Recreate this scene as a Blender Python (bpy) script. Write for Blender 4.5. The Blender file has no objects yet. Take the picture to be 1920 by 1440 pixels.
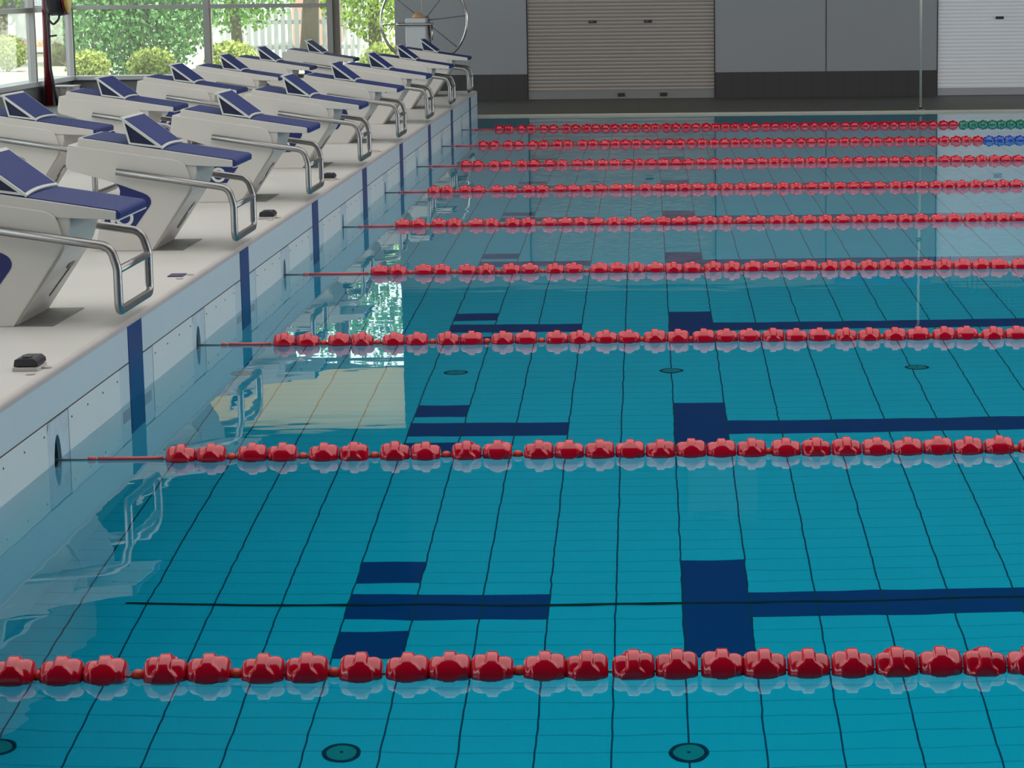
import bpy, bmesh, math, random
from mathutils import Vector, Matrix, Euler
S = bpy.context.scene
COL = S.collection
PI = math.pi
random.seed(11)

# ------------------------------------------------------------------ materials
def mat(name, col, rough=.5, metal=0., spec=.5, noise=0., nscale=20., bump=0., bscale=60., coat=0.):
    m = bpy.data.materials.new(name); m.use_nodes = True
    nt = m.node_tree; b = nt.nodes['Principled BSDF']
    b.inputs['Base Color'].default_value = (*col, 1)
    b.inputs['Roughness'].default_value = rough
    b.inputs['Metallic'].default_value = metal
    b.inputs['Specular IOR Level'].default_value = spec
    if coat: b.inputs['Coat Weight'].default_value = coat; b.inputs['Coat Roughness'].default_value = .15
    if noise or bump:
        tc = nt.nodes.new('ShaderNodeTexCoord')
    if noise:
        n = nt.nodes.new('ShaderNodeTexNoise'); n.inputs['Scale'].default_value = nscale; n.inputs['Detail'].default_value = 5
        nt.links.new(tc.outputs['Object'], n.inputs['Vector'])
        r = nt.nodes.new('ShaderNodeMixRGB'); r.blend_type = 'MIX'
        r.inputs[1].default_value = (*[max(0, c*(1-noise)) for c in col], 1)
        r.inputs[2].default_value = (*[min(1, c*(1+noise)) for c in col], 1)
        nt.links.new(n.outputs['Fac'], r.inputs[0]); nt.links.new(r.outputs[0], b.inputs['Base Color'])
    if bump:
        n2 = nt.nodes.new('ShaderNodeTexNoise'); n2.inputs['Scale'].default_value = bscale; n2.inputs['Detail'].default_value = 3
        nt.links.new(tc.outputs['Object'], n2.inputs['Vector'])
        bp = nt.nodes.new('ShaderNodeBump'); bp.inputs['Strength'].default_value = bump; bp.inputs['Distance'].default_value = .002
        nt.links.new(n2.outputs['Fac'], bp.inputs['Height']); nt.links.new(bp.outputs[0], b.inputs['Normal'])
    return m

M = {}
M['white'] = mat('white_fibreglass', (.575, .545, .505), .38, noise=.03, nscale=6)
M['deck'] = mat('white_deck_paint', (.51, .495, .465), .45, noise=.05, nscale=3, bump=.15, bscale=90)
M['face'] = mat('pale_bulkhead_paint', (.50, .585, .625), .4, noise=.04, nscale=4)
M['nosing'] = mat('greyish_pink_edge', (.47, .43, .41), .45, noise=.12, nscale=9)
M['panel'] = mat('white_panel', (.62, .66, .665), .4, noise=.03, nscale=5)
M['plate'] = mat('stained_anchor_plate', (.47, .55, .60), .45, noise=.25, nscale=14)
M['pocket'] = mat('dark_pocket', (.16, .18, .20), .6, noise=.4, nscale=25)
M['navy'] = mat('navy_stripe', (.006, .035, .16), .35)
M['mat'] = mat('blue_grip_tread', (.0075, .021, .135), .65, noise=.25, nscale=140, bump=.5, bscale=400)
M['infill'] = mat('dark_blue_infill', (.004, .006, .05), .5)
M['logo'] = mat('navy_side_panel', (.006, .014, .12), .35)
M['frame'] = mat('wedge_frame', (.60, .625, .585), .35)
M['steel'] = mat('brushed_steel', (.34, .33, .325), .36, 1.0, bump=.25, bscale=180)
M['chrome'] = mat('polished_steel', (.60, .57, .53), .16, 1.0)
M['number'] = mat('grey_number', (.12, .12, .14), .5)
M['dplate'] = mat('worn_metal_plate', (.17, .168, .16), .45, .3, noise=.5, nscale=22)
M['black'] = mat('black_plastic', (.018, .016, .024), .4)
M['purple'] = mat('dark_purple_cover', (.03, .02, .09), .4)
M['cap'] = mat('grey_cap', (.45, .42, .40), .5)
M['red'] = mat('red_float_plastic', (.56, .002, .022), .13, spec=.75)
M['green'] = mat('green_float_plastic', (.02, .20, .12), .13, spec=.75)
M['blue'] = mat('blue_float_plastic', (.02, .07, .42), .13, spec=.75)
M['bead'] = mat('red_bead', (.62, .05, .03), .35)
M['cable'] = mat('red_cable_sleeve', (.62, .09, .09), .5)
M['polepaint'] = mat('pale_pole', (.55, .52, .44), .4, .3)
M['wire'] = mat('steel_wire', (.45, .46, .46), .4, .6)
M['wall'] = mat('grey_wall_panel', (.30, .31, .325), .55, noise=.03, nscale=2)
M['upper'] = mat('charcoal_upper_wall', (.035, .037, .04), .7)
M['joint'] = mat('dark_joint', (.03, .03, .03), .7)
M['coping'] = mat('beige_coping', (.50, .47, .38), .5, noise=.08, nscale=8)
M['beam'] = mat('grey_lintel', (.20, .18, .15), .6)
M['sign'] = mat('blue_sign', (.02, .05, .28), .5)
M['beige'] = mat('beige_fascia', (.62, .54, .42), .6)
M['alu'] = mat('grey_aluminium_frame', (.33, .32, .31), .45, .2)
M['alu_dark'] = mat('brown_window_frame', (.20, .17, .145), .5, .1)
M['sill'] = mat('pale_sill', (.45, .44, .43), .5)
M['clad'] = mat('grey_cladding', (.17, .17, .18), .6)
M['lowwall'] = mat('pale_corrugated_cladding', (.40, .37, .35), .55)
M['ceil'] = mat('dark_ceiling', (.03, .032, .035), .8)
M['conc'] = mat('grey_concourse_floor', (.35, .35, .34), .7, noise=.1, nscale=5)
M['postred'] = mat('red_post_paint', (.13, .004, .010), .4)
M['yellow'] = mat('yellow_reel_flange', (.62, .38, .06), .45)
M['orange'] = mat('tan_cap', (.50, .28, .12), .6)
M['pedw'] = mat('white_pedestal_paint', (.55, .58, .60), .45)
M['bark'] = mat('tree_bark', (.10, .075, .05), .9, noise=.4, nscale=12)
M['brick'] = mat('red_brick_house', (.45, .23, .16), .8, noise=.2, nscale=3)
M['fence'] = mat('white_fence_paint', (.52, .53, .52), .6)
M['car'] = mat('white_car_paint', (.85, .85, .85), .25)
M['carglass'] = mat('car_window', (.05, .06, .07), .1)
M['tyre'] = mat('car_tyre', (.02, .02, .02), .8)
M['ground'] = mat('sunlit_pale_ground', (.36, .36, .28), .9, noise=.2, nscale=2)
M['pennant'] = mat('dark_pennant', (.02, .03, .06), .7)
M['pooltile'] = mat('pale_pool_tile', (.42, .66, .70), .4)

def leafmat(name, c, tr=.4, vary=True):
    m = bpy.data.materials.new(name); m.use_nodes = True; nt = m.node_tree
    for n in list(nt.nodes): nt.nodes.remove(n)
    o = nt.nodes.new('ShaderNodeOutputMaterial'); d = nt.nodes.new('ShaderNodeBsdfDiffuse'); t = nt.nodes.new('ShaderNodeBsdfTranslucent')
    mx = nt.nodes.new('ShaderNodeMixShader'); mx.inputs[0].default_value = tr
    g = nt.nodes.new('ShaderNodeNewGeometry'); rr = nt.nodes.new('ShaderNodeMixRGB')
    rr.inputs[1].default_value = (*[x*(.30 if vary else 1) for x in c], 1); rr.inputs[2].default_value = (*[min(1, x*(1.5 if vary else 1)) for x in c], 1)
    nt.links.new(g.outputs['Random Per Island'], rr.inputs[0])
    nt.links.new(rr.outputs[0], d.inputs[0]); nt.links.new(rr.outputs[0], t.inputs[0])
    nt.links.new(d.outputs[0], mx.inputs[1]); nt.links.new(t.outputs[0], mx.inputs[2]); nt.links.new(mx.outputs[0], o.inputs[0])
    return m
M['leaf_green'] = leafmat('green_leaves', (.22, .42, .09)); M['leaf_dark'] = leafmat('dark_green_leaves', (.09, .22, .06)); M['leaf_lime'] = leafmat('lime_leaves', (.36, .52, .08))
M['leaf_blue'] = leafmat('cool_green_leaves', (.22, .42, .17))
M['leaf_yellow'] = leafmat('yellow_green_leaves', (.42, .50, .14))

M['blind'] = leafmat('translucent_beige_blind', (.72, .62, .43), .8, False)
def glassmat():
    m = bpy.data.materials.new('thin_window_glass'); m.use_nodes = True; nt = m.node_tree
    for n in list(nt.nodes): nt.nodes.remove(n)
    o = nt.nodes.new('ShaderNodeOutputMaterial'); t = nt.nodes.new('ShaderNodeBsdfTransparent'); g = nt.nodes.new('ShaderNodeBsdfGlossy')
    g.inputs['Roughness'].default_value = .02; t.inputs[0].default_value = (.93, .96, .95, 1)
    f = nt.nodes.new('ShaderNodeFresnel'); gg = nt.nodes.new('ShaderNodeNewGeometry'); mr = nt.nodes.new('ShaderNodeMapRange')
    mr.inputs['To Min'].default_value = 1.25; mr.inputs['To Max'].default_value = 1/1.25
    nt.links.new(gg.outputs['Backfacing'], mr.inputs['Value']); nt.links.new(mr.outputs[0], f.inputs[0])
    mx = nt.nodes.new('ShaderNodeMixShader')
    nt.links.new(f.outputs[0], mx.inputs[0]); nt.links.new(t.outputs[0], mx.inputs[1]); nt.links.new(g.outputs[0], mx.inputs[2])
    du = nt.nodes.new('ShaderNodeBsdfTranslucent'); du.inputs[0].default_value = (.9, .9, .86, 1); m2 = nt.nodes.new('ShaderNodeMixShader'); m2.inputs[0].default_value = .03
    nt.links.new(mx.outputs[0], m2.inputs[1]); nt.links.new(du.outputs[0], m2.inputs[2]); nt.links.new(m2.outputs[0], o.inputs[0])
    return m
M['glass'] = glassmat()

def watermat():
    m = bpy.data.materials.new('pool_water'); m.use_nodes = True; nt = m.node_tree
    for n in list(nt.nodes): nt.nodes.remove(n)
    o = nt.nodes.new('ShaderNodeOutputMaterial'); g = nt.nodes.new('ShaderNodeBsdfGlass')
    g.inputs['IOR'].default_value = 1.333; g.inputs['Roughness'].default_value = 0; g.inputs['Color'].default_value = (1, 1, 1, 1)
    v = nt.nodes.new('ShaderNodeVolumeAbsorption'); v.inputs['Color'].default_value = (0, .928, .981, 1); v.inputs['Density'].default_value = .62
    tc = nt.nodes.new('ShaderNodeTexCoord'); n1 = nt.nodes.new('ShaderNodeTexNoise'); n1.inputs['Scale'].default_value = 2.2; n1.inputs['Detail'].default_value = 2
    mp = nt.nodes.new('ShaderNodeMapping'); mp.inputs['Scale'].default_value = (1, 1.6, 1)
    b = nt.nodes.new('ShaderNodeBump'); b.inputs['Strength'].default_value = 1; b.inputs['Distance'].default_value = .0007
    nt.links.new(tc.outputs['Object'], mp.inputs[0]); nt.links.new(mp.outputs[0], n1.inputs['Vector'])
    nt.links.new(n1.outputs['Fac'], b.inputs['Height']); nt.links.new(b.outputs[0], g.inputs['Normal'])
    nt.links.new(g.outputs[0], o.inputs['Surface']); nt.links.new(v.outputs[0], o.inputs['Volume'])
    return m
M['water'] = watermat()

def gridmat(name, base, line, px, py, wx, wy, ox, oy, faint, axes=('X', 'Y'), rough=.4, noise=.06):
    """tiles: strong joints across the first axis, faint ones across the second"""
    m = bpy.data.materials.new(name); m.use_nodes = True; nt = m.node_tree; bs = nt.nodes['Principled BSDF']
    bs.inputs['Roughness'].default_value = rough
    g = nt.nodes.new('ShaderNodeNewGeometry'); sp = nt.nodes.new('ShaderNodeSeparateXYZ'); nt.links.new(g.outputs['Position'], sp.inputs[0])
    def line_mask(ax, period, width, off):
        a = nt.nodes.new('ShaderNodeMath'); a.operation = 'ADD'; a.inputs[1].default_value = -off + width/2 + 1000*period
        nt.links.new(sp.outputs[ax], a.inputs[0])
        f = nt.nodes.new('ShaderNodeMath'); f.operation = 'MODULO'; f.inputs[1].default_value = period; nt.links.new(a.outputs[0], f.inputs[0])
        l = nt.nodes.new('ShaderNodeMath'); l.operation = 'LESS_THAN'; l.inputs[1].default_value = width; nt.links.new(f.outputs[0], l.inputs[0])
        return l
    lx = line_mask(axes[0], px, wx, ox); ly = line_mask(axes[1], py, wy, oy)
    n = nt.nodes.new('ShaderNodeTexNoise'); n.inputs['Scale'].default_value = 1.3; nt.links.new(g.outputs['Position'], n.inputs['Vector'])
    c0 = nt.nodes.new('ShaderNodeMixRGB'); c0.inputs[1].default_value = (*[c*(1-noise) for c in base], 1); c0.inputs[2].default_value = (*[min(1, c*(1+noise)) for c in base], 1)
    nt.links.new(n.outputs['Fac'], c0.inputs[0])
    fm = nt.nodes.new('ShaderNodeMath'); fm.operation = 'MULTIPLY'; fm.inputs[1].default_value = faint; nt.links.new(ly.outputs[0], fm.inputs[0])
    c1 = nt.nodes.new('ShaderNodeMixRGB'); c1.inputs[2].default_value = (*line, 1); nt.links.new(fm.outputs[0], c1.inputs[0]); nt.links.new(c0.outputs[0], c1.inputs[1])
    c2 = nt.nodes.new('ShaderNodeMixRGB'); c2.inputs[2].default_value = (*line, 1); nt.links.new(lx.outputs[0], c2.inputs[0]); nt.links.new(c1.outputs[0], c2.inputs[1])
    nt.links.new(c2.outputs[0], bs.inputs['Base Color'])
    return m
LC = 8.9556                                            # centre line of the second lane in view
M['floortile'] = gridmat('pool_floor_tile', (.41, .84, .90), (.02, .07, .14), .25, .125, .0065, .007, 2.0, LC, .36)
M['marktile'] = gridmat('navy_marking_tile', (.010, .055, .26), (.02, .07, .12), .25, .125, .008, .005, 2.0, LC, .35)
M['dado'] = gridmat('charcoal_dado_tile', (.045, .044, .043), (.022, .022, .022), .2, .6, .006, .002, 2.954, .03, .5, axes=('X', 'Z'), rough=.5)
M['concdark'] = gridmat('dark_concourse_tile', (.085, .084, .074), (.06, .06, .055), .3, .3, .006, .006, 0, 27.7, .6, rough=.55, noise=.2)
M['shutter_tan'] = mat('zinc_roller_shutter', (.34, .305, .28), .38, .4, noise=.10, nscale=1.2)
M['shutter_white'] = mat('pale_roller_shutter', (.86, .88, .92), .4, .1, noise=.06, nscale=1.2)
M['rail_grey'] = mat('shutter_bottom_rail', (.26, .26, .265), .5, .2)
M['rail_grey2'] = mat('pale_shutter_bottom_rail', (.40, .40, .43), .5, .2)

# ------------------------------------------------------------------ geometry helpers
def new_bm(): return bmesh.new()
def box(bm, x0, x1, y0, y1, z0, z1, mi=0):
    v = [bm.verts.new(p) for p in ((x0,y0,z0),(x1,y0,z0),(x1,y1,z0),(x0,y1,z0),(x0,y0,z1),(x1,y0,z1),(x1,y1,z1),(x0,y1,z1))]
    for f in ((3,2,1,0),(4,5,6,7),(0,1,5,4),(1,2,6,5),(2,3,7,6),(3,0,4,7)):
        bm.faces.new([v[i] for i in f]).material_index = mi
def prism(bm, pts, y0, y1, mi=0):
    """pts = (x, z) outline, extruded along y"""
    a = [bm.verts.new((x, y0, z)) for x, z in pts]; b = [bm.verts.new((x, y1, z)) for x, z in pts]
    n = len(pts)
    fs = [bm.faces.new(a), bm.faces.new(b[::-1])]
    for i in range(n): fs.append(bm.faces.new((a[i], b[i], b[(i+1) % n], a[(i+1) % n])))
    for f in fs: f.material_index = mi
def tube(bm, pts, r, n=12, cap=True, mi=0):
    pts = [Vector(p) for p in pts]; rings = []
    t0 = (pts[1]-pts[0]).normalized(); up = Vector((0,0,1)) if abs(t0.z) < .9 else Vector((1,0,0))
    nrm = (up - t0*up.dot(t0)).normalized()
    for i, p in enumerate(pts):
        t = (pts[min(i+1, len(pts)-1)] - pts[max(i-1, 0)]).normalized()
        nrm = (nrm - t*nrm.dot(t)).normalized(); bn = t.cross(nrm)
        rr = r[i] if isinstance(r, (list, tuple)) else r
        rings.append([bm.verts.new(p + (nrm*math.cos(2*PI*k/n) + bn*math.sin(2*PI*k/n))*rr) for k in range(n)])
    for a, b in zip(rings, rings[1:]):
        for k in range(n):
            f = bm.faces.new((a[k], a[(k+1) % n], b[(k+1) % n], b[k])); f.smooth = True; f.material_index = mi
    if cap:
        bm.faces.new(rings[0][::-1]).material_index = mi; bm.faces.new(rings[-1]).material_index = mi
def lathe(bm, prof, n=24, axis='Z', c=(0,0,0), mi=0):
    """prof = (radius, height)"""
    def P(r, h, a):
        u, v = r*math.cos(a), r*math.sin(a)
        q = (u, v, h) if axis == 'Z' else ((h, u, v) if axis == 'X' else (u, h, v))
        return (q[0]+c[0], q[1]+c[1], q[2]+c[2])
    rings = [[bm.verts.new(P(max(r, 1e-5), h, 2*PI*k/n)) for k in range(n)] for r, h in prof]
    for a, b in zip(rings, rings[1:]):
        for k in range(n):
            f = bm.faces.new((a[k], a[(k+1) % n], b[(k+1) % n], b[k])); f.material_index = mi; f.smooth = True
    bm.faces.new(rings[0][::-1]).material_index = mi; bm.faces.new(rings[-1]).material_index = mi
def fillet(pts, radii, n=6):
    """round the corners of a 3-D polyline"""
    pts = [Vector(p) for p in pts]; out = [pts[0]]
    for i in range(1, len(pts)-1):
        a, b, c = pts[i-1], pts[i], pts[i+1]; r = radii[i-1] if isinstance(radii, (list, tuple)) else radii
        d1 = (a-b).normalized(); d2 = (c-b).normalized(); ang = d1.angle(d2); d = r/math.tan(ang/2)
        d = min(d, (a-b).length*.49, (c-b).length*.49)
        p0, p1 = b+d1*d, b+d2*d
        for k in range(n+1):
            t = k/n; out.append(p0*(1-t)**2 + b*2*t*(1-t) + p1*t*t)
    out.append(pts[-1]); return out
def obj(name, bm, m, parent=None, bevel=0., smooth=False, loc=None):
    bmesh.ops.recalc_face_normals(bm, faces=bm.faces[:])
    if bevel: bmesh.ops.bevel(bm, geom=[e for e in bm.edges if e.calc_face_angle(0) > .5], offset=bevel, segments=2, affect='EDGES', profile=.6)
    me = bpy.data.meshes.new(name); bm.to_mesh(me); bm.free()
    for mm in (m if isinstance(m, (list, tuple)) else [m]): me.materials.append(mm)
    if smooth:
        for p in me.polygons: p.use_smooth = True
    o = bpy.data.objects.new(name, me); COL.objects.link(o)
    if parent: o.parent = parent
    if loc: o.location = loc
    return o
def thing(name, label, cat, loc=(0,0,0), group=None):
    o = bpy.data.objects.new(name, None); COL.objects.link(o); o.location = loc; o.empty_display_size = .2
    o['label'] = label; o['category'] = cat
    if group: o['group'] = group
    return o
def tag(o, label, cat, group=None):
    o['label'] = label; o['category'] = cat
    if group: o['group'] = group
    return o
def struct(name, bm, m, label, cat='setting', parent=None, bevel=0.):
    o = obj(name, bm, m, parent, bevel)
    if not parent: o['kind'] = 'structure'; o['label'] = label; o['category'] = cat
    return o
def dup(root, loc, label, group=None):
    r = root.copy(); COL.objects.link(r); r.location = loc; r['label'] = label
    if group: r['group'] = group
    for ch in list(root.children):
        c = ch.copy(); COL.objects.link(c); c.parent = r
        for g in list(ch.children):
            d = g.copy(); COL.objects.link(d); d.parent = c
    return r

# ------------------------------------------------------------------ camera
Hc, Xc, TH, RO, F, CX = 1.4881, 1.8838, .1622, -.0101, 4629.03, 1217.6
cam = bpy.data.cameras.new('camera'); co = bpy.data.objects.new('camera', cam); COL.objects.link(co)
cam.sensor_width = 36; cam.lens = F/1920*36; cam.shift_x = -(CX-960)/1920; cam.clip_start = .1; cam.clip_end = 300
fw = Vector((0, math.cos(TH), -math.sin(TH))); rt = Vector((1, 0, 0)); up = rt.cross(fw)
r2 = rt*math.cos(RO) + up*math.sin(RO); u2 = -rt*math.sin(RO) + up*math.cos(RO)
mw = Matrix((r2, u2, -fw)).transposed().to_4x4(); mw.translation = (Xc, 0, Hc); co.matrix_world = mw
S.camera = co

ROPE0, LANE = 5.2056, 2.5
ropeY = [ROPE0 + LANE*k for k in range(9)]
YN, YF = 2.7056, 27.7056                               # near and far side of the pool
H = .2925                                              # deck of the bulkhead above the water
ZC = .019                                              # concourse above the water
DEP = 3.0
XR = 26.0

# ------------------------------------------------------------------ pool shell
bm = new_bm(); box(bm, -4.2, XR+.3, YN-.3, YF+.3, -DEP-.3, -DEP)
pf = struct('pool_floor', bm, M['floortile'], 'turquoise tiled pool floor under the water')
def marking(x0, x1, yc, rows0, rows1):
    b = new_bm(); box(b, x0, x1, yc+rows0*.125, yc+rows1*.125, -DEP, -DEP+.003)
    o = obj('lane_marking', b, M['marktile'], pf); return o
for k in range(-1, 9):
    yc = ROPE0 + LANE*(k+.5)
    marking(2.0, 2.25, yc, -4, 4); marking(2.25, 22.5, yc, -1, 1)
    marking(.75, 1.0, yc, 2, 4); marking(.75, 1.5, yc, -1, 1); marking(.75, 1.0, yc, -4, -2)
bm = new_bm(); box(bm, -.08, 22, LC+.008, LC+.026, -DEP, -DEP+.006); obj('floor_joint', bm, M['joint'], pf)
def inlet_bm():
    b = new_bm(); lathe(b, [(.062, 0), (.062, .006), (.050, .006), (.050, .002)], 28); return b
ring_m = mat('inlet_ring', (.015, .05, .10), .4); cov_m = mat('inlet_cover', (.20, .45, .38), .4)
for y in (ropeY[1]-.01, ropeY[3]+.01):
    for x in (-.24, .875, 2.0, 3.28):
        b = new_bm(); lathe(b, [(.064, 0), (.064, .005), (.052, .005), (.052, .001)], 28)
        o = obj('inlet_ring', b, ring_m, pf, loc=(x, y, -DEP+.0005))
        b = new_bm(); lathe(b, [(.050, 0), (.050, .0035)], 28); lathe(b, [(.006, .0036), (.006, .006)], 10, mi=1)
        obj('inlet_cover', b, [cov_m, ring_m], pf, loc=(x, y, -DEP+.0005))
bm = new_bm(); box(bm, -4.2, XR+.3, YF, YF+.3, -DEP, -.001); struct('pool_wall_far', bm, M['pooltile'], 'tiled far side wall of the pool below the water')
bm = new_bm(); box(bm, -4.2, XR+.3, YN-.3, YN, -DEP, -.001); struct('pool_wall_near', bm, M['pooltile'], 'tiled near side wall of the pool below the water')
bm = new_bm(); box(bm, -4.5, -4.2, YN-.3, YF+.3, -DEP-.3, -.001); struct('pool_wall_left', bm, M['pooltile'], 'tiled left end wall of the pool below the water')
bm = new_bm(); box(bm, XR, XR+.3, YN-.3, YF+.3, -DEP, -.001); struct('pool_wall_right', bm, M['pooltile'], 'tiled right end wall of the pool below the water')
bm = new_bm(); box(bm, -4.25, XR+.05, YN-.05, YF+.05, -DEP-.1, 0)
struct('pool_water', bm, M['water'], 'still clear turquoise pool water', 'water')

# concourse round the pool
bm = new_bm(); box(bm, -5.9, 40, YF+.02, 33.0, -.3, ZC); struct('floor', bm, M['concdark'], 'dark grey tiled concourse floor beyond the pool', 'floor')
bm = new_bm(); box(bm, -5.9, -4.2, -6, YF+.02, -.3, ZC); struct('floor_left', bm, M['conc'], 'pale grey concourse floor left of the pool', 'floor')
bm = new_bm(); box(bm, -5.9, 40, -6, YN, -.3, ZC); struct('floor_near', bm, M['concdark'], 'concourse floor on the near side of the pool', 'floor')
bm = new_bm(); box(bm, XR, 40, YN, YF+.02, -.3, ZC); struct('floor_right', bm, M['conc'], 'concourse floor at the right end of the pool', 'floor')
bm = new_bm(); box(bm, -4.2, XR, YF-.012, YF+.025, -.30, ZC+.002); struct('trim_1', bm, M['coping'], 'beige coping strip along the far pool edge', 'coping', bevel=.006)

# ------------------------------------------------------------------ bulkhead with its panels
BX0 = -2.45
bm = new_bm()
Y0, Y1 = YN+.02, YF-.085; zt = .266
prism(bm, [(-.10, -1.42), (-.10, H-.05), (BX0, H-.05), (BX0, -1.42)], Y0, Y1); box(bm, -.10, -.018, Y0, Y1, zt, H-.05)
edges = [Y0] + [v for y in ropeY for v in (y-.052, y+.062)] + [Y1]
for i in range(0, len(edges), 2): box(bm, -.10, 0, edges[i], edges[i+1], -1.42, zt)
for y in ropeY:
    box(bm, -.10, 0, y-.052, y+.062, .09, zt); box(bm, -.10, 0, y-.052, y+.062, -1.42, -.14)
bk = struct('bulkhead', bm, M['face'], 'pale blue grey pool bulkhead carrying the starting blocks', 'bulkhead')
R_ = .014
nose = [(0, zt)] + [(-R_ + R_*math.sin(a)*1.0, H-R_ + R_*math.cos(a)) for a in [PI/2*(1-t/6) for t in range(7)]]
bm = new_bm(); prism(bm, nose + [(-.018, H), (-.018, zt)], Y0, Y1); obj('deck_nosing', bm, M['nosing'], bk)
bm = new_bm(); box(bm, BX0, -.018, Y0, Y1, H-.05, H); obj('deck', bm, M['deck'], bk)
for k in range(10):
    yc = ROPE0 + LANE*(k-.5)
    if k > 0:
        bm = new_bm(); box(bm, 0, .0025, yc-.122, yc+.122, -.62, H-.022); obj('lane_stripe', bm, M['navy'], bk)
        for s in (-1, 1):
            bm = new_bm(); box(bm, 0, .002, yc+s*.125 if s > 0 else yc-.25, yc+.25 if s > 0 else yc-.125, -.33, -.12); obj('target_cross_arm', bm, M['navy'], bk)
for y in ropeY:
    for a, b_ in ((y+.17, y+.95), (y-.944, y-.125)):
        if a < Y0: continue
        bm = new_bm(); box(bm, 0, .0025, a, b_, -.60, .139)
        ns = 4
        for q in range(ns):
            ys = a+.04+(b_-a-.08)*q/(ns-1)
            lathe(bm, [(.004, .0025), (.003, .0045)], 8, axis='X', c=(0, ys, .105), mi=1)
        obj('white_panel', bm, [M['panel'], M['joint']], bk)
    bm = new_bm(); n = 32; ring = []
    for q in range(n):
        a_ = 2*PI*(q+.5)/n; c_, s_ = math.cos(a_), math.sin(a_)
        ey, ez = y+.005+.050*c_, -.025+.108*s_
        m_ = min((.150/abs(c_)) if abs(c_) > 1e-6 else 9, ((.159 if s_ > 0 else .45)/abs(s_)) if abs(s_) > 1e-6 else 9)
        ring.append((bm.verts.new((.002, ey, ez)), bm.verts.new((.002, y+.017+c_*m_*.96, -.025+s_*m_)), bm.verts.new((-.01, ey, ez))))
    for q in range(n):
        u_, w_ = ring[q], ring[(q+1) % n]
        bm.faces.new((u_[0], u_[1], w_[1], w_[0])); bm.faces.new((u_[2], u_[0], w_[0], w_[2]))
    obj('anchor_plate', bm, M['plate'], bk)
    bm = new_bm(); box(bm, -.099, -.012, y-.0515, y-.050, -.139, .089); box(bm, -.099, -.012, y+.060, y+.0615, -.139, .089); box(bm, -.099, -.094, y-.05, y+.06, -.139, .089); box(bm, -.094, -.012, y-.05, y+.06, .086, .089)
    obj('anchor_pocket', bm, M['pocket'], bk)
bm = new_bm(); box(bm, .0, .0015, Y0, Y1, .1385, .1425); obj('panel_joint', bm, M['joint'], bk)

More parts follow.
